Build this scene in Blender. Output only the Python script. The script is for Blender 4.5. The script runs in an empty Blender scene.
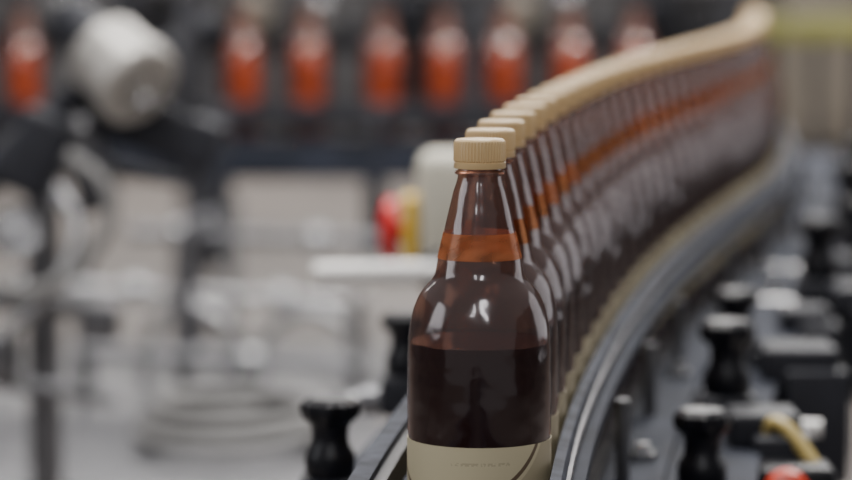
import bpy, bmesh, math, random
from mathutils import Vector, Matrix
random.seed(4)
S=bpy.context.scene
COL=S.collection
K=1.42
# ---------------------------------------------------------------- materials
def new_mat(name):
    m=bpy.data.materials.new(name); m.use_nodes=True
    nt=m.node_tree; nt.nodes.clear()
    out=nt.nodes.new('ShaderNodeOutputMaterial')
    return m,nt,out
def mat(name,col,rough=.5,metal=0.,var=.15,scale=8.,bump=0.,spec=.5):
    m,nt,out=new_mat(name)
    p=nt.nodes.new('ShaderNodeBsdfPrincipled')
    p.inputs['Roughness'].default_value=rough
    p.inputs['Metallic'].default_value=metal
    p.inputs['Specular IOR Level'].default_value=spec
    tc=nt.nodes.new('ShaderNodeTexCoord')
    n=nt.nodes.new('ShaderNodeTexNoise'); n.inputs['Scale'].default_value=scale; n.inputs['Detail'].default_value=4
    nt.links.new(tc.outputs['Object'],n.inputs['Vector'])
    r=nt.nodes.new('ShaderNodeValToRGB')
    r.color_ramp.elements[0].position=.3; r.color_ramp.elements[1].position=.7
    r.color_ramp.elements[0].color=[c*(1-var) for c in col]+[1]
    r.color_ramp.elements[1].color=[min(1,c*(1+var)) for c in col]+[1]
    nt.links.new(n.outputs['Fac'],r.inputs['Fac'])
    nt.links.new(r.outputs['Color'],p.inputs['Base Color'])
    if bump:
        b=nt.nodes.new('ShaderNodeBump'); b.inputs['Strength'].default_value=bump; b.inputs['Distance'].default_value=.002
        nt.links.new(n.outputs['Fac'],b.inputs['Height']); nt.links.new(b.outputs['Normal'],p.inputs['Normal'])
    nt.links.new(p.outputs[0],out.inputs[0])
    return m
def painted_glow_liquid(name,cen,edge):  # facing ramp paints a backlit bright centre and dark edges
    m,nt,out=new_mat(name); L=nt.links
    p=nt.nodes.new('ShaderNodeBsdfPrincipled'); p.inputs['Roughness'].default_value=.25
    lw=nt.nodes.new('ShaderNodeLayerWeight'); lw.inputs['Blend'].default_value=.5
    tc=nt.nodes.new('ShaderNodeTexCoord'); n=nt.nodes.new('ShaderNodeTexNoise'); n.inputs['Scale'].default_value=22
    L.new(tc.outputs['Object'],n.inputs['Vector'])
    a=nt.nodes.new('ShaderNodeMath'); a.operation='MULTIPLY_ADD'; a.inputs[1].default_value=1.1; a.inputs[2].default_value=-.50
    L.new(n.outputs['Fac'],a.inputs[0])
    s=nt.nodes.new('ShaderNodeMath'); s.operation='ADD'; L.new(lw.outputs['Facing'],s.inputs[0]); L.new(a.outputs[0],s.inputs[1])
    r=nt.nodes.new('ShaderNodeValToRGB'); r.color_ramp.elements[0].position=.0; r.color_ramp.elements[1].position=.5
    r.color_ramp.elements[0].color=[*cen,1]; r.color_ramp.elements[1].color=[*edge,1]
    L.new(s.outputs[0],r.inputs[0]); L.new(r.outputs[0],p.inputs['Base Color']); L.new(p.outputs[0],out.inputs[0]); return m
def shell_mat(name,tint,haze,h_low,h_high,gl=.72,base=.07,bump=.5,zl=.155,rough=.14):
    m,nt,out=new_mat(name)
    L=nt.links
    t=nt.nodes.new('ShaderNodeBsdfTransparent'); t.inputs[0].default_value=(*tint,1)
    d=nt.nodes.new('ShaderNodeBsdfDiffuse'); d.inputs[0].default_value=(*haze,1)
    g=nt.nodes.new('ShaderNodeBsdfGlossy'); g.inputs['Roughness'].default_value=rough; g.inputs[0].default_value=(.93,.90,.91,1)
    tc=nt.nodes.new('ShaderNodeTexCoord')
    n=nt.nodes.new('ShaderNodeTexNoise'); n.inputs['Scale'].default_value=42; n.inputs['Detail'].default_value=1.5
    L.new(tc.outputs['Object'],n.inputs['Vector'])
    b=nt.nodes.new('ShaderNodeBump'); b.inputs['Strength'].default_value=bump; b.inputs['Distance'].default_value=.004
    L.new(n.outputs['Fac'],b.inputs['Height']); L.new(b.outputs['Normal'],g.inputs['Normal'])
    sp=nt.nodes.new('ShaderNodeSeparateXYZ'); L.new(tc.outputs['Object'],sp.inputs[0])
    mr=nt.nodes.new('ShaderNodeMapRange'); mr.inputs[1].default_value=zl-.0006; mr.inputs[2].default_value=zl+.0006
    mr.inputs[3].default_value=h_low; mr.inputs[4].default_value=h_high
    L.new(sp.outputs[2],mr.inputs[0])
    m1=nt.nodes.new('ShaderNodeMixShader'); L.new(mr.outputs[0],m1.inputs[0])
    L.new(t.outputs[0],m1.inputs[1]); L.new(d.outputs[0],m1.inputs[2])
    lw=nt.nodes.new('ShaderNodeLayerWeight'); lw.inputs['Blend'].default_value=.5
    pw=nt.nodes.new('ShaderNodeMath'); pw.operation='POWER'; pw.inputs[1].default_value=2.8
    L.new(lw.outputs['Facing'],pw.inputs[0])
    ma=nt.nodes.new('ShaderNodeMath'); ma.operation='MULTIPLY_ADD'; ma.inputs[1].default_value=gl*.6; ma.inputs[2].default_value=base
    L.new(pw.outputs[0],ma.inputs[0])
    m2=nt.nodes.new('ShaderNodeMixShader'); L.new(ma.outputs[0],m2.inputs[0])
    L.new(m1.outputs[0],m2.inputs[1]); L.new(g.outputs[0],m2.inputs[2])
    L.new(m2.outputs[0],out.inputs[0])
    return m
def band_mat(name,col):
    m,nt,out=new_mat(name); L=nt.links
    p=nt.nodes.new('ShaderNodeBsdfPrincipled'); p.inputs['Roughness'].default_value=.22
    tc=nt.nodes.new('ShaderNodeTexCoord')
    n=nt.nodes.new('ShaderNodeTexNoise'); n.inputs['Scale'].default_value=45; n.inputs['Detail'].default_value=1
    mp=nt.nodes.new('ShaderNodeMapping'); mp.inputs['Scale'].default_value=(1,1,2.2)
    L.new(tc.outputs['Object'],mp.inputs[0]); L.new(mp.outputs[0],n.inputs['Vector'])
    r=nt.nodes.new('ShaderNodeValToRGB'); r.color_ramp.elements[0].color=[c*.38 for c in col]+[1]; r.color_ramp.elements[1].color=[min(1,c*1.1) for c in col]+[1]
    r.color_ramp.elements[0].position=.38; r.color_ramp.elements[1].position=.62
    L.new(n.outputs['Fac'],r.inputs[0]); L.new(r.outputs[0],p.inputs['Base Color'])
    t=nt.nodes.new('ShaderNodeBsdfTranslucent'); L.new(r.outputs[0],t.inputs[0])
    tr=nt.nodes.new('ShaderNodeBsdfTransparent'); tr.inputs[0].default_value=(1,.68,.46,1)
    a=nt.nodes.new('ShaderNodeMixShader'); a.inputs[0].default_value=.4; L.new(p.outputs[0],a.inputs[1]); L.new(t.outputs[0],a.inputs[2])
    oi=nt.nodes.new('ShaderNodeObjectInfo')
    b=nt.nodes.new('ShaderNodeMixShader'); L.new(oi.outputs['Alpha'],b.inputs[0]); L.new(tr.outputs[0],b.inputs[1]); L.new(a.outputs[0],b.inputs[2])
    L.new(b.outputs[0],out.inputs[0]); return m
def label_mat(name):
    m,nt,out=new_mat(name); L=nt.links
    p=nt.nodes.new('ShaderNodeBsdfPrincipled'); p.inputs['Roughness'].default_value=.55
    tc=nt.nodes.new('ShaderNodeTexCoord'); sp=nt.nodes.new('ShaderNodeSeparateXYZ'); L.new(tc.outputs['Object'],sp.inputs[0])
    def M(op,a,b=None,c=None):
        x=nt.nodes.new('ShaderNodeMath'); x.operation=op
        for i,v in enumerate((a,b,c)):
            if v is None: continue
            if isinstance(v,(int,float)): x.inputs[i].default_value=v
            else: L.new(v,x.inputs[i])
        return x.outputs[0]
    ang=M('ARCTAN2',sp.outputs[0],M('MULTIPLY',sp.outputs[1],-1.))
    u=M('MULTIPLY',ang,.0413)
    du=M('ADD',u,.020); dv=M('SUBTRACT',sp.outputs[2],.135)
    rr=M('SQRT',M('ADD',M('MULTIPLY',du,du),M('MULTIPLY',dv,dv)))
    l1=M('LESS_THAN',M('ABSOLUTE',M('SUBTRACT',rr,.0665)),.0012)
    l2=M('MULTIPLY',M('GREATER_THAN',rr,.0700),.30)
    w=nt.nodes.new('ShaderNodeTexNoise'); w.inputs['Scale'].default_value=700; w.inputs['Detail'].default_value=0
    L.new(tc.outputs['Object'],w.inputs['Vector'])
    row=M('MULTIPLY',M('LESS_THAN',M('ABSOLUTE',M('SUBTRACT',sp.outputs[2],.0905)),.0009),M('LESS_THAN',M('ABSOLUTE',u),.017))
    txt=M('MULTIPLY',row,M('MULTIPLY',M('GREATER_THAN',w.outputs['Fac'],.48),.25))
    f=M('MAXIMUM',M('MAXIMUM',M('MULTIPLY',l1,.9),l2),txt)
    mx=nt.nodes.new('ShaderNodeMix'); mx.data_type='RGBA'
    mx.inputs[6].default_value=(.64,.56,.36,1); mx.inputs[7].default_value=(.10,.055,.03,1)
    L.new(f,mx.inputs[0])
    L.new(mx.outputs[2],p.inputs['Base Color']); L.new(p.outputs[0],out.inputs[0]); return m
M_shell=shell_mat('amber_plastic',(.64,.44,.35),(.20,.14,.125),.05,.19,base=.08)
M_shell_bg=shell_mat('glow_tinted_amber_plastic',(.90,.62,.46),(.26,.12,.085),.06,.42,rough=.12,zl=.172,base=.10)  # paler copy of the queue shell; backlit brightness put into its tint
M_liq=mat('dark_beer',(.028,.0030,.0042),.12,0,.3,20,spec=.3)
M_liq_bg=painted_glow_liquid('painted_glow_beer',(.62,.17,.06),(.10,.018,.010))  # far beer with backlight glow put into its colour
M_cap=mat('tan_cap_plastic',(.68,.475,.235),.38,0,.05,30)
M_band=band_mat('orange_neck_translucent',(.92,.36,.16))  # translucent orange round the neck, opacity set per bottle
M_label=label_mat('cream_label_paper')
M_steel=mat('brushed_steel',(.19,.19,.20),.36,.8,.3,30)
M_rail=mat('dull_rail_steel',(.045,.049,.064),.7,0,.5,45,spec=.12)
M_lsteel=mat('light_steel',(.38,.38,.385),.25,.75,.15,20)
M_dsteel=mat('dark_steel',(.026,.027,.033),.5,.0,.3,15,spec=.2)
M_msteel=mat('mid_grey_steel',(.075,.076,.086),.45,.3,.3,15,spec=.3)
M_frame=mat('blue_grey_frame',(.028,.032,.045),.7,0,.4,12,spec=.12)
M_black=mat('black_knob_plastic',(.006,.006,.009),.38,0,.2,30,spec=.3)
M_belt=mat('dark_chain_plastic',(.03,.027,.03),.5,0,.4,60,.2,spec=.2)
M_white=mat('off_white_enamel',(.88,.86,.83),.3,0,.05,8)
M_drum=mat('pale_drum_metal',(.46,.44,.41),.4,.3,.2,20)
M_cream=mat('cream_housing_paint',(.56,.53,.43),.45,0,.06,8)
M_red=mat('red_button_plastic',(.60,.02,.02),.4,0,.05,8)
M_orr=mat('orange_red_lens',(.70,.05,.015),.3,0,.05,8)
M_yel=mat('yellow_plate_paint',(.75,.48,.04),.5,0,.05,8)
M_yg=mat('yellow_green_paint',(.28,.27,.07),.5,0,.35,6)
M_hose=mat('grey_hose_rubber',(.19,.185,.18),.4,0,.1,8)
M_tan=mat('yellow_tan_cable',(.50,.38,.13),.4,0,.1,8)
M_floor=mat('worn_concrete',(.235,.212,.197),.5,0,.30,.9,spec=.3)
M_wall=mat('grey_wall_paint',(.13,.128,.135),.7,0,.45,.6)
M_cab=mat('grey_cabinet_paint',(.115,.114,.12),.5,.1,.3,2)
M_cab2=mat('beige_cabinet_paint',(.26,.23,.19),.5,0,.12,2)
# ---------------------------------------------------------------- geometry
def finish(bm,name,m,ang=35):
    bmesh.ops.recalc_face_normals(bm,faces=bm.faces)
    me=bpy.data.meshes.new(name); bm.to_mesh(me); bm.free()
    me.shade_smooth()
    me.set_sharp_from_angle(angle=math.radians(ang))
    me.materials.append(m)
    o=bpy.data.objects.new(name,me); COL.objects.link(o); return o
def lathe_bm(bm,prof,seg=48,mod=None,T=None):
    T=T or Matrix()
    rings=[]
    for (r,z) in prof:
        if r<1e-6: rings.append([bm.verts.new(T@Vector((0,0,z)))]); continue
        ring=[]
        for i in range(seg):
            a=2*math.pi*i/seg; rr=r+(mod(i,z) if mod else 0)
            ring.append(bm.verts.new(T@Vector((rr*math.cos(a),rr*math.sin(a),z))))
        rings.append(ring)
    for A,B in zip(rings[:-1],rings[1:]):
        for i in range(seg):
            j=(i+1)%seg
            if len(A)==1 and len(B)==1: continue
            if len(A)==1: bm.faces.new((A[0],B[j],B[i]))
            elif len(B)==1: bm.faces.new((A[i],A[j],B[0]))
            else: bm.faces.new((A[i],A[j],B[j],B[i]))
def lathe(name,prof,m,seg=48,mod=None,T=None,ang=35):
    bm=bmesh.new(); lathe_bm(bm,prof,seg,mod,T); return finish(bm,name,m,ang)
def box_bm(bm,c,s,bev=.0,R=None):
    T=Matrix.Translation(Vector(c))@(R or Matrix())@Matrix.Diagonal((s[0],s[1],s[2],1))
    r=bmesh.ops.create_cube(bm,size=1,matrix=T)
    if bev:
        es=list({e for v in r['verts'] for e in v.link_edges})
        bmesh.ops.bevel(bm,geom=es,offset=bev,segments=3,affect='EDGES',profile=.5)
def box(name,c,s,m,bev=.004,R=None):
    bm=bmesh.new(); box_bm(bm,c,s,bev,R); return finish(bm,name,m)
def smooth_pts(P,n=8):
    P=[Vector(p) for p in P]; out=[]
    for i in range(len(P)-1):
        p0=P[max(i-1,0)];p1=P[i];p2=P[i+1];p3=P[min(i+2,len(P)-1)]
        for k in range(n):
            t=k/n
            out.append(.5*((2*p1)+(p2-p0)*t+(2*p0-5*p1+4*p2-p3)*t*t+(3*p1-p0-3*p2+p3)*t**3))
    out.append(P[-1]); return out
def tube_bm(bm,P,r,seg=14):
    P=[Vector(p) for p in P]; rings=[]; prev=None
    for i,p in enumerate(P):
        t=(P[min(i+1,len(P)-1)]-P[max(i-1,0)]).normalized()
        if prev is None:
            up=Vector((0,0,1)) if abs(t.z)<.9 else Vector((1,0,0)); n=t.cross(up).normalized()
        else: n=(prev-t*prev.dot(t)).normalized()
        prev=n; b=t.cross(n)
        rings.append([bm.verts.new(p+r*(math.cos(2*math.pi*k/seg)*n+math.sin(2*math.pi*k/seg)*b)) for k in range(seg)])
    for A,B in zip(rings[:-1],rings[1:]):
        for k in range(seg):
            j=(k+1)%seg; bm.faces.new((A[k],A[j],B[j],B[k]))
    bm.faces.new(rings[0]); bm.faces.new(rings[-1][::-1])
def tube(name,P,r,m,seg=14,sm=False):
    bm=bmesh.new(); tube_bm(bm,smooth_pts(P) if sm else P,r,seg); return finish(bm,name,m,50)
def axis_T(p,d):
    return Matrix.Translation(Vector(p))@Vector(d).normalized().to_track_quat('Z','Y').to_matrix().to_4x4()
def empty(name,loc,label,cat,group=None):
    e=bpy.data.objects.new(name,None); e.empty_display_size=.05; e.location=loc; COL.objects.link(e)
    e['label']=label; e['category']=cat
    if group: e['group']=group
    return e
def attach(ch,par):
    bpy.context.view_layer.update()
    ch.parent=par
    ch.matrix_parent_inverse=par.matrix_world.inverted()
    return ch
# ---------------------------------------------------------------- conveyor path
PP=[(d*K,x) for d,x in [(.3,-.060),(1.13,.0298),(1.42,.076),(1.75,.149),(2.04,.231),(2.42,.355),(2.62,.412),(3.05,.500),(3.7,.590)]]
def pathx(D):
    n=len(PP)
    sl=[]
    for i in range(n):
        a=PP[max(i-1,0)]; b=PP[min(i+1,n-1)]; sl.append((b[1]-a[1])/(b[0]-a[0]))
    for i in range(n-1):
        if D<=PP[i+1][0] or i==n-2:
            h=PP[i+1][0]-PP[i][0]; t=(D-PP[i][0])/h
            return ((2*t**3-3*t*t+1)*PP[i][1]+(t**3-2*t*t+t)*h*sl[i]+(-2*t**3+3*t*t)*PP[i+1][1]+(t**3-t*t)*h*sl[i+1])
def slope(D): return (pathx(D+.005)-pathx(D-.005))/.01
def ppos(D,o,z):
    s=slope(D); l=math.hypot(1,s)
    return Vector((pathx(D)+o/l, D-o*s/l, z))
ZB=.95
def sweep(name,prof,m,d0=.35*K,d1=3.65*K,step=.05):
    bm=bmesh.new(); rings=[]; n=int((d1-d0)/step)
    for i in range(n+1):
        D=d0+(d1-d0)*i/n
        rings.append([bm.verts.new(ppos(D,o,z)) for o,z in prof])
    k=len(prof)
    for A,B in zip(rings[:-1],rings[1:]):
        for i in range(k):
            j=(i+1)%k; bm.faces.new((A[i],A[j],B[j],B[i]))
    bm.faces.new(rings[0]); bm.faces.new(rings[-1][::-1])
    return finish(bm,name,m,40)
def rect(o0,o1,z0,z1): return [(o0,z0),(o1,z0),(o1,z1),(o0,z1)]
# ---------------------------------------------------------------- bottle
body_prof=[(0,.003),(.022,.003),(.030,0),(.036,.002),(.0395,.007),(.0408,.014),(.041,.024),(.0406,.0275),(.0406,.1015),(.0411,.105),(.0411,.130),
 (.0410,.145),(.0405,.157),(.0395,.1655),(.0376,.1735),(.0350,.180),(.0315,.1855),(.0278,.1895),(.0256,.1925),(.0246,.1965),(.0236,.203),(.0222,.2095),
 (.0205,.2165),(.0187,.2245),(.0168,.2325),(.0150,.240),(.0132,.2455),(.0124,.2485),(.0124,.2495),(.0142,.2503),(.0142,.2517),(.0124,.2525),(.0118,.256),(.0118,.268),(0,.268)]
cap_prof=[(0,.2535),(.0146,.2535),(.0148,.254),(.0148,.2568),(.0143,.2571),(.0143,.2576),(.0147,.258),(.0146,.2675),(.0142,.2690),(.0132,.2699),(.011,.27),(0,.27)]
def capmod(i,z): return (.0003 if (i%4)<2 else -.0003) if .2575<z<.268 else 0
liq_prof=[(0,.006),(.030,.006),(.0385,.010),(.0398,.018),(.0397,.1),(.0400,.106),(.0400,.130),(.0399,.145),(.0395,.1545),(.0390,.155),(0,.155)]
liq_prof_full=[(0,.006),(.030,.006),(.0385,.010),(.0392,.018),(.0392,.1),(.0398,.106),(.0398,.145),(.0392,.157),(.0380,.1655),(.0368,.171),(.0360,.172),(0,.172)]
def make_bottle(loc,shell,liq,lab,grp,full=True):
    r=empty('beer_bottle',loc,lab,'bottle',grp)
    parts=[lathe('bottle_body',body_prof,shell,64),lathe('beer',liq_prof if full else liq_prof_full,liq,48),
      lathe('cap',cap_prof,M_cap if full else M_dsteel,192,capmod,ang=25)]
    parts[0]['label']='glossy translucent brown plastic bottle body'
    parts[1]['label']='beer filling the lower bottle'
    if full:
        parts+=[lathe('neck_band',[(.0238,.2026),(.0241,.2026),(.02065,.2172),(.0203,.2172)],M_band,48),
          lathe('bottle_label',[(.0408,.030),(.0412,.030),(.0412,.1000),(.0408,.1000)],M_label,64)]
        parts[2]['label']='tan ribbed plastic screw cap'
        parts[3]['label']='translucent orange band round the neck'
        parts[4]['label']='cream paper label with thin dark curved line'
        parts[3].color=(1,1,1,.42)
    for p in parts: p.parent=r
    return r,parts
def copy_bottle(src,parts,loc,rot,lab=None,fade=1):
    r=src.copy(); COL.objects.link(r); r.location=loc; r.rotation_euler=(0,0,rot)
    if lab: r['label']=lab
    for p in parts:
        c=p.copy(); c.parent=r; COL.objects.link(c)
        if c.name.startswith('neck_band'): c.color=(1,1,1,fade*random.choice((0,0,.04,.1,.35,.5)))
    return r
D=1.135*K
b0,parts=make_bottle(ppos(D,0,ZB),M_shell,M_liq,'brown plastic beer bottle with tan cap at head of the line','bottles queued on the curved conveyor')
while True:
    p=ppos(D,0,ZB); d=D+.07
    while (ppos(d,0,ZB)-p).length<.0860: d+=.0004
    D=d
    if D>3.4*K: break
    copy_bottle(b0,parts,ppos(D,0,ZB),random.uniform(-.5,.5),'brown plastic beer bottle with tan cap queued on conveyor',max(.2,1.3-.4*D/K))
YB=4.0*K
bx=[-.80,-.365,-.235,-.085,.035,.155,.285,.415]
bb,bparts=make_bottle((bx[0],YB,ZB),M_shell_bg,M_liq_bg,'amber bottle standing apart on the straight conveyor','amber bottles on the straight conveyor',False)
for x in bx[1:]:
    copy_bottle(bb,bparts,(x,YB,ZB),random.uniform(-2.5,2.5),'amber bottle with painted backlit glow, spaced out on straight conveyor')
# ---------------------------------------------------------------- main conveyor
cv=empty('conveyor',(pathx(1.5*K),1.5*K,0),'curved dark steel bottle conveyor with guide rails and black clamp knobs','conveyor')
A=lambda o:attach(o,cv)
A(sweep('chain_belt',rect(-.046,.046,ZB-.006,ZB-.0002),M_belt))
A(sweep('side_frame',rect(-.135,-.05,.84,ZB+.004),M_frame))
A(sweep('side_frame',rect(.05,.16,.84,ZB+.004),M_frame))
A(sweep('wear_strip',[(.088,ZB+.0045),(.096,ZB+.0045),(.096,ZB+.010),(.088,ZB+.010)],M_frame))
A(sweep('guide_rail',[(.0430,1.012),(.0490,1.010),(.0505,1.016),(.0505,1.032),(.0490,1.036),(.0430,1.037)],M_rail))
A(sweep('rail_edge',[(.0507,1.026),(.0530,1.026),(.0530,1.030),(.0507,1.030)],M_steel))
A(sweep('guide_strip',[(.0507,1.012),(.060,1.012),(.060,1.020),(.0507,1.020)],M_frame))
A(sweep('guide_rail',[(-.074,1.0),(-.062,1.0),(-.062,1.026),(-.074,1.026)],M_rail))
A(sweep('guide_strip',[(-.0615,1.004),(-.054,1.004),(-.054,1.022),(-.0615,1.022)],M_black))
for dd in (.6,1.5,2.5,3.4):
    dd*=K
    for o in (-.1,.1):
        q=ppos(dd,o,0)
        bm=bmesh.new(); box_bm(bm,(q.x,q.y,.44),(.04,.04,.80),.004); lathe_bm(bm,[(0,0),(.035,0),(.035,.012),(.02,.03),(.02,.045),(0,.045)],24,T=Matrix.Translation((q.x,q.y,0)))
        A(finish(bm,'leg',M_steel))
    A(tube('cross_brace',[ppos(dd,-.1,.45),ppos(dd,.1,.45)],.015,M_steel))
knob_prof=[(0,0),(.0165,0),(.018,.003),(.018,.016),(.0165,.020),(.0138,.024),(.0130,.032),(.0138,.040),(.0172,.044),(.0195,.047),(.0205,.052),(.0195,.057),(.015,.061),(0,.062)]
def knmod(i,z): return .0012*math.cos(8*2*math.pi*i/64) if z>.043 else 0
def clamp(D,o,ztop,out=.09,s=.97,rodm=None):
    D*=K
    q=ppos(D,o,0); sg=1 if o>0 else -1
    c=A(box('rail_clamp',(q.x,q.y,ztop-.078*s),(.044*s,.040*s,.036*s),M_dsteel,.005))
    kp=[(r*s,z*s*.92+ztop-.060*s) for r,z in knob_prof]
    kn=lathe('clamp_knob',kp,M_black,64,lambda i,z:knmod(i,((z-ztop)/s+.060)/.92)*s,T=Matrix.Translation((q.x,q.y,0)))
    po=tube('clamp_post',[(q.x,q.y,ZB+.002),(q.x,q.y,ztop-.094*s)],.009,M_rail)
    a=ppos(D,sg*(.056 if sg>0 else .072),ztop-.085*s); b=ppos(D,o+sg*out,ztop-.085*s)
    ro=tube('cross_rod',[a,b],.007,rodm or M_lsteel)
    ha=tube('hanger',[ppos(D,sg*.0665,1.012),ppos(D,sg*.0665,ztop-.085*s-.008)],.005,M_steel)
    co=lathe('collar',[(0,-.008),(.0125,-.008),(.0125,.008),(0,.008)],M_steel,24,T=axis_T(ppos(D,o+sg*.030,ztop-.085*s),b-a))
    for x in (kn,po,ro,ha,co): attach(x,c)
clamp(1.40,.122,1.010,.045); clamp(1.60,.128,1.036,.075,1.05,M_white); clamp(1.80,.118,1.026,.05)
clamp(2.12,.160,1.050,.08,1.15,M_lsteel); clamp(2.34,.175,1.040,.05,1.05,M_lsteel); clamp(2.55,.145,1.060,.05,1.25,M_msteel); clamp(2.9,.150,1.052,.05,1.15,M_msteel)
clamp(1.36,-.132,1.022,.05); clamp(1.70,-.157,1.018,.05); clamp(2.2,-.13,1.02,.05); clamp(2.8,-.13,1.02,.05)
for dd,o,s in ((1.28,.15,1),(1.52,.160,.9),(1.76,.175,1.1),(1.97,.162,.8),(2.08,.21,1.1),(2.28,.163,1),(2.45,.20,1.2),(2.7,.165,1)):
    q=ppos(dd*K,o,0)
    bm=bmesh.new(); box_bm(bm,(q.x+.012,q.y,.915),(.05*s,.09,.10),.004); box_bm(bm,(q.x,q.y,.966),(.06*s,.06*s,.03*s),.005)
    A(finish(bm,'frame_bracket',M_dsteel))
for i in range(14):
    q=ppos((1.18+.14*i)*K,.108 if i%2 else .075,ZB+.004)
    A(lathe('bolt',[(.010,0),(.010,.006),(.006,.0065),(.006,.012),(0,.0125)],M_lsteel,6,T=Matrix.Translation(q)))
# ---------------------------------------------------------------- sensor box
def sy(o,y0): o.location.y+= (K-1)*y0
sb=empty('sensor_box',(.29,1.46,.9),'black sensor box with red lens and yellowish cable, fixed beside conveyor','sensor')
bm=bmesh.new(); box_bm(bm,(.270,1.46,.905),(.060,.05,.09),.008); box_bm(bm,(.242,1.47,.90),(.02,.03,.02),.003)
attach(finish(bm,'housing',M_black),sb)
attach(lathe('red_lens',[(0,0),(.017,0),(.017,.006),(.013,.012),(0,.014)],M_orr,32,T=axis_T((.262,1.436,.932),(0,-1,.35))),sb)
attach(tube('cable',[(.250,1.50,.945),(.254,1.50,.968),(.266,1.49,.972),(.284,1.47,.950),(.298,1.45,.920),(.306,1.43,.87),(.308,1.43,.72)],.0060,M_tan,sm=True),sb)
sy(sb,1.46)
# ---------------------------------------------------------------- control box
cb=empty('control_box',(.02,2.05,0),'cream control box with red emergency stop button beside conveyor','control box')
attach(box('housing',(.038,2.05,1.045),(.095,.07,.15),M_cream,.018),cb)
attach(box('yellow_plate',(-.0165,2.05,1.038),(.014,.062,.07),M_yel,.003),cb)
attach(lathe('emergency_button',[(0,0),(.009,0),(.009,.004),(.030,.005),(.034,.010),(.032,.018),(.018,.024),(0,.025)],M_red,32,T=axis_T((-.0236,2.05,1.038),(-1,0,0))),cb)
bm=bmesh.new(); tube_bm(bm,[(.035,2.05,.0),(.035,2.05,.972)],.018); box_bm(bm,(.035,2.05,.01),(.14,.14,.02),.004)
attach(finish(bm,'stand_post',M_dsteel),cb)
sy(cb,2.05)
sr=empty('sensor_rod',(-.05,1.93,0),'white tubular sensor rod clamped to slim stand','sensor')
attach(tube('rod',[(-.108,1.93,1.012),(.03,1.95,1.012)],.0115,M_white,20),sr)
attach(tube('stand',[(.01,1.98,0),(.01,1.98,1.03)],.008,M_steel),sr)
attach(box('rod_clamp',(.01,1.965,1.012),(.03,.045,.03),M_dsteel,.004),sr)
sy(sr,1.93)
# ---------------------------------------------------------------- background conveyor
c2=empty('conveyor',(-.3,YB,0),'straight dark steel conveyor carrying amber bottles','conveyor')
B=lambda o:attach(o,c2)
x0,x1=-1.6,.46; xm=(x0+x1)/2; L=x1-x0
B(box('chain_belt',(xm,YB,ZB-.005),(L,.10,.0096),M_belt,.002))
B(box('side_frame',(xm,YB-.075,.900),(L,.04,.065),M_frame,.004))
B(box('side_frame',(xm,YB+.075,.900),(L,.04,.065),M_frame,.004))
B(box('guide_rail',(xm,YB-.062,.992),(L,.014,.05),M_dsteel,.003))
B(box('guide_rail',(xm,YB+.062,.986),(L,.014,.03),M_dsteel,.003))
for x in (-1.4,-.75,-.4,-.1,.3):
    B(box('rail_bracket',(x,YB-.085,.97),(.025,.03,.09),M_msteel,.003))
for x in (-1.3,.42):
    for y in (-.075,.075):
        bm=bmesh.new(); box_bm(bm,(x,YB+y,.43),(.045,.045,.86),.004); box_bm(bm,(x,YB+y,.006),(.09,.07,.012),.002)
        B(finish(bm,'leg',M_dsteel))
bm=bmesh.new(); box_bm(bm,(-.41,YB-.08,.81),(.055,.06,.14),.005); lathe_bm(bm,[(0,0),(.03,0),(.036,.01),(.036,.09),(.03,.10),(0,.10)],28,T=Matrix.Translation((-.41,YB-.08,.70)))
B(finish(bm,'drive_motor',M_dsteel))
bm=bmesh.new(); box_bm(bm,(-.10,YB-.08,.80),(.045,.06,.16),.005); box_bm(bm,(-.10,YB-.08,.74),(.065,.07,.05),.006)
B(finish(bm,'gearbox',M_dsteel))
# ---------------------------------------------------------------- labelling machine
lm=empty('labeling_machine',(-.5,2.6,0),'bottle labelling head with pale tilted drum on dark angled arms','machine')
Cc=lambda o:attach(o,lm)
ax=Vector((.62,-.60,-.50)); dc=(-.388,2.6,1.170)
Cc(lathe('drum',[(0,-.046),(.046,-.046),(.054,-.040),(.054,.016),(.058,.018),(.058,.038),(.053,.044),(.034,.044),(.032,.036),(.018,.036),(.016,.050),(0,.050)],M_drum,48,T=axis_T(dc,ax)))
Cc(lathe('drum_motor',[(0,-.13),(.026,-.13),(.032,-.12),(.032,-.048),(0,-.048)],M_dsteel,32,T=axis_T(dc,ax)))
Cc(tube('arm',[(-.60,2.66,1.00),(-.47,2.68,1.12),(-.27,2.70,1.22)],.025,M_dsteel))
Cc(tube('arm',[(-.31,2.66,1.26),(-.31,2.66,1.02),(-.47,2.66,1.05)],.016,M_msteel))
Cc(box('arm_bracket',(-.35,2.66,1.09),(.17,.05,.07),M_dsteel,.01,Matrix.Rotation(.35,4,'Y')))
Cc(box('head_block',(-.50,2.62,1.06),(.07,.06,.11),M_dsteel,.01,Matrix.Rotation(.4,4,'Y')))
Cc(box('head_block',(-.43,2.62,1.03),(.05,.05,.09),M_msteel,.01,Matrix.Rotation(-.3,4,'Y')))
Cc(lathe('hand_wheel',[(0,-.012),(.018,-.012),(.018,-.004),(.030,-.006),(.034,0),(.030,.006),(.018,.004),(.014,.016),(0,.018)],M_lsteel,36,T=axis_T((-.525,2.58,.965),(.2,-1,.2))))
Cc(tube('column',[(-.50,2.66,.0),(-.50,2.66,1.05)],.022,M_steel))
Cc(tube('column',[(-.62,2.62,.0),(-.62,2.62,1.25)],.030,M_msteel))
Cc(tube('air_hose',[(-.455,2.58,1.06),(-.41,2.56,1.03),(-.40,2.55,.98),(-.44,2.54,.92),(-.50,2.54,.89),(-.55,2.54,.90)],.010,M_hose,sm=True))
Cc(tube('air_hose',[(-.47,2.58,1.02),(-.44,2.56,.97),(-.47,2.55,.90),(-.54,2.54,.83)],.009,M_lsteel,sm=True))
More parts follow.
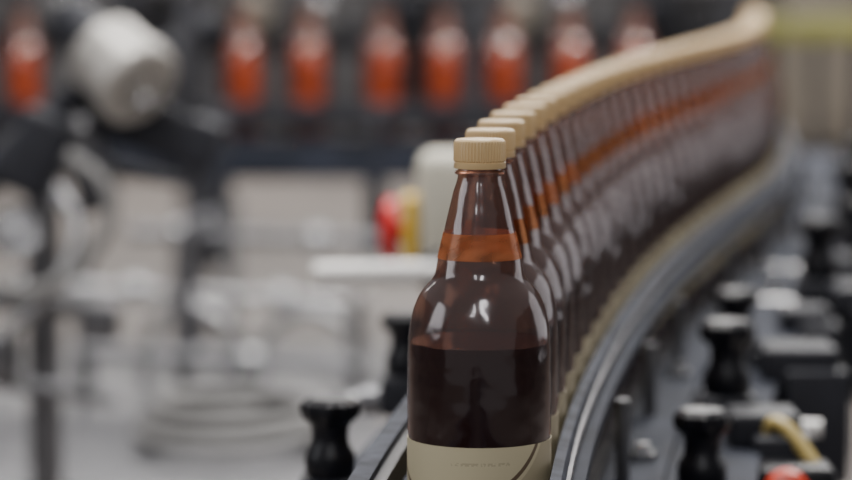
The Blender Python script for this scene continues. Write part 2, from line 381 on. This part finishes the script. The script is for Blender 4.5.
Cc(tube('tie_bar',[(-.66,2.62,.88),(-.44,2.62,.86)],.014,M_steel))
Cc(tube('tie_bar',[(-.66,2.62,.78),(-.40,2.62,.74)],.010,M_steel))
Cc(box('sensor_block',(-.42,2.60,.845),(.05,.05,.05),M_steel,.008))
Cc(box('sensor_block',(-.56,2.60,.80),(.07,.05,.06),M_steel,.008))
for x,z in ((-.47,1.0),(-.36,1.13),(-.44,1.10),(-.52,.90)):
    Cc(lathe('clamp_bolt',[(0,0),(.010,0),(.010,.012),(.007,.016),(0,.017)],M_lsteel,16,T=axis_T((x,2.585,z),(0,-1,.3))))
Cc(box('base_plate',(-.56,2.64,.01),(.3,.2,.02),M_dsteel,.004))
sy(lm,2.5)
# ---------------------------------------------------------------- stainless work table
wt=empty('steel_table',(-.72,3.35*K,0),'low stainless table cluttered with tubes beside the conveyor','table')
W=lambda o:attach(o,wt)
ya,yb=2.85*K,3.88*K
bm=bmesh.new(); box_bm(bm,(-.72,(ya+yb)/2,.54),(1.3,yb-ya,.02),.004)
W(finish(bm,'table_top',M_steel))
for x in (-1.3,-.14):
    for y in (ya+.05,yb-.05): W(box('leg',(x,y,.265),(.04,.04,.53),M_steel,.004))
pr=empty('pipe_rack',(-.4,3.2*K,.55),'grey bent steel tubes racked on the low table','pipes')
R_=lambda o:attach(o,pr)
def kp(P): return [(x,y*K,z) for x,y,z in P]
R_(tube('pipe',kp([(-.55,3.7,.80),(-.02,3.7,.78)]),.014,M_steel))
R_(tube('pipe',kp([(-.62,3.45,.74),(-.10,3.5,.70)]),.012,M_lsteel))
R_(tube('pipe',kp([(-.60,3.45,.63),(-.12,3.42,.61)]),.013,M_steel))
R_(tube('pipe',kp([(-.42,3.45,.551),(-.42,3.45,.78),(-.40,3.45,.84),(-.36,3.45,.86)]),.018,M_steel,sm=True))
R_(tube('pipe',kp([(-.36,3.7,.551),(-.36,3.7,.86)]),.016,M_lsteel))
R_(tube('pipe',kp([(-.30,3.55,.551),(-.28,3.55,.64),(-.20,3.55,.68),(-.12,3.55,.62),(-.12,3.55,.551)]),.012,M_lsteel,sm=True))
R_(tube('pipe',kp([(-.50,3.55,.551),(-.48,3.55,.66),(-.42,3.55,.69),(-.34,3.55,.64),(-.33,3.55,.551)]),.012,M_lsteel,sm=True))
R_(tube('pipe',kp([(-.12,3.45,.551),(-.12,3.45,.72)]),.014,M_steel))
R_(tube('pipe',kp([(-.60,3.5,.551),(-.60,3.5,.80)]),.016,M_msteel))
for x,y,z in ((-.25,3.485,.715),(-.5,3.462,.733),(-.3,3.43,.618),(-.2,3.7,.787),(-.45,3.7,.796)):
    R_(lathe('pipe_union',[(0,-.02),(.022,-.02),(.026,-.015),(.026,.015),(.022,.02),(0,.02)],M_lsteel,12,T=axis_T((x,y*K,z),(1,0,-.04))))
h=empty('hose_coil',(-.3,3.05*K,.55),'loosely coiled grey rubber hose lying on the table','hose')
pts=[]
for i in range(60):
    a=i*.30; rr=.13-.0006*i; pts.append((-.30+rr*1.2*math.cos(a),3.10*K+rr*1.4*math.sin(a),.562+.0011*i))
attach(tube('hose',pts,.011,M_hose),h)
# ---------------------------------------------------------------- barrier
sbz=empty('safety_barrier',(1.05,5.1,0),'yellow-green guard rail on slim grey posts','barrier')
Y=lambda o:attach(o,sbz)
Y(box('top_rail',(1.28,5.1,1.115),(.94,.06,.065),M_yg,.01))
Y(box('lower_rail',(1.28,5.1,.70),(.90,.04,.04),M_steel,.006))
for i in range(8):
    x=.87+.115*i
    Y(tube('post',[(x,5.1,0),(x,5.1,1.085)],.011,M_dsteel))
sy(sbz,5.1)
# ---------------------------------------------------------------- setting
def struct(o): o['kind']='structure'; return o
struct(box('floor',(0,11,-.05),(16,28,.1),M_floor,0))
struct(box('wall_back',(0,24.05,2.2),(16,.1,4.4),M_wall,0))
struct(box('wall_left',(-8.05,11,2.2),(.1,28,4.4),M_wall,0))
struct(box('wall_right',(8.05,11,2.2),(.1,28,4.4),M_wall,0))
def cabinet(x,y,w,hh,m,l):
    y*=K
    e=empty('machine_cabinet',(x,y,0),l,'cabinet','cabinets along the far wall')
    attach(box('cabinet_body',(x,y,hh/2+.05),(w,.7,hh-.1),m,.02),e)
    attach(box('plinth',(x,y,.05),(w*.95,.62,.1),M_dsteel,.005),e)
    for sgn in (-1,1):
        dr=box('door',(x+sgn*w*.245,y-.36,hh/2+.06),(w*.46,.03,hh*.84),m,.008); attach(dr,e)
        attach(box('handle',(x+sgn*w*.05,y-.385,hh*.55),(.03,.03,.2),M_black,.006),dr)
cabinet(-2.7,13.5,1.3,1.7,M_cab,'grey steel machine cabinet with double doors')
cabinet(-1.0,14.4,1.3,2.0,M_cab,'grey steel machine cabinet with double doors')
cabinet(.8,14.4,1.2,1.6,M_cab,'grey steel machine cabinet with double doors')
cabinet(3.0,12.5,1.6,1.9,M_cab2,'beige machine cabinet with double doors')
mf=empty('filling_machine',(-.2,6.5,0),'open dark steel filling machine with valves and pipes','machine')
F=lambda o:attach(o,mf)
for x in (-1.5,-.75,.15,1.0):
    F(box('frame_post',(x,6.5,.75),(.09,.07,1.5),M_msteel,.006))
F(box('cross_beam',(-.25,6.5,1.33),(2.6,.09,.11),M_dsteel,.006))
F(box('cross_beam',(-.25,6.5,1.02),(2.6,.06,.09),M_dsteel,.006))
F(tube('pipe',[(-1.5,6.4,1.20),(1.0,6.4,1.20)],.024,M_steel))
for i,x in enumerate((-1.15,-.95,-.55,-.35,-.05,.3,.45,.75)):
    F(lathe('valve',[(0,0),(.05,0),(.06,.02),(.06,.10),(.03,.13),(.03,.2),(0,.2)],(M_lsteel,M_dsteel,M_cab2)[i%3],24,T=Matrix.Translation((x,6.4,1.05))))
sy(mf,6.5)
# ---------------------------------------------------------------- lights
def area(name,loc,tgt,sx,sy,pw,col=(1,1,1)):
    l=bpy.data.lights.new(name,'AREA'); l.shape='RECTANGLE'; l.size=sx; l.size_y=sy; l.energy=pw; l.color=col
    o=bpy.data.objects.new(name,l); COL.objects.link(o); o.location=loc
    o.rotation_euler=(Vector(tgt)-Vector(loc)).to_track_quat('-Z','Y').to_euler()
area('ceiling_light',(-.3,3.0,3.4),(0,2.6,0),.5,2.8,110,(1,.975,.95))
area('ceiling_light',(1.2,5.1,3.4),(.6,4.4,.9),.5,2.8,165,(1,.975,.95))
area('ceiling_light',(-1.8,8.2,3.8),(-1.5,8.2,0),.6,4.5,145,(1,.97,.94))
area('ceiling_light',(1.0,11,3.8),(1,11,0),.6,4.5,150,(1,.97,.94))
area('ceiling_light',(-.5,15.6,3.8),(-.5,15.6,0),4,.6,260,(1,.95,.90))
area('added_side_light',(4.0,4.4,2.0),(.1,2.3,1.05),2.8,2.4,30,(.97,.96,1))  # added area light for rim streaks on the bottles; no window here
area('added_side_light',(-3.2,1.2,2.3),(0,1.9,1.05),1.6,1.6,30,(.95,.96,1))  # added area light from the left for highlights; no window here
area('ceiling_light',(.30,-.55,2.9),(.1,1.6,1.0),.3,1.0,15,(.97,.97,1))
area('ceiling_light',(-.45,-.55,2.7),(.1,1.6,1.0),.2,.9,7,(.97,.97,1))
w=bpy.data.worlds.new('World'); S.world=w; w.use_nodes=True
w.node_tree.nodes['Background'].inputs[0].default_value=(.94,.92,.95,1)
w.node_tree.nodes['Background'].inputs[1].default_value=.26
# ---------------------------------------------------------------- camera
cd=bpy.data.cameras.new('Camera'); cam=bpy.data.objects.new('Camera',cd); COL.objects.link(cam)
cam.location=(0,0,1.33); cam.rotation_euler=(math.radians(90)-math.atan(297/(2012*K)),0,0)
cd.lens=85*K; cd.sensor_width=36; cd.clip_start=.02
cd.dof.use_dof=True; cd.dof.focus_distance=1.115*K; cd.dof.aperture_fstop=4.7
S.camera=cam
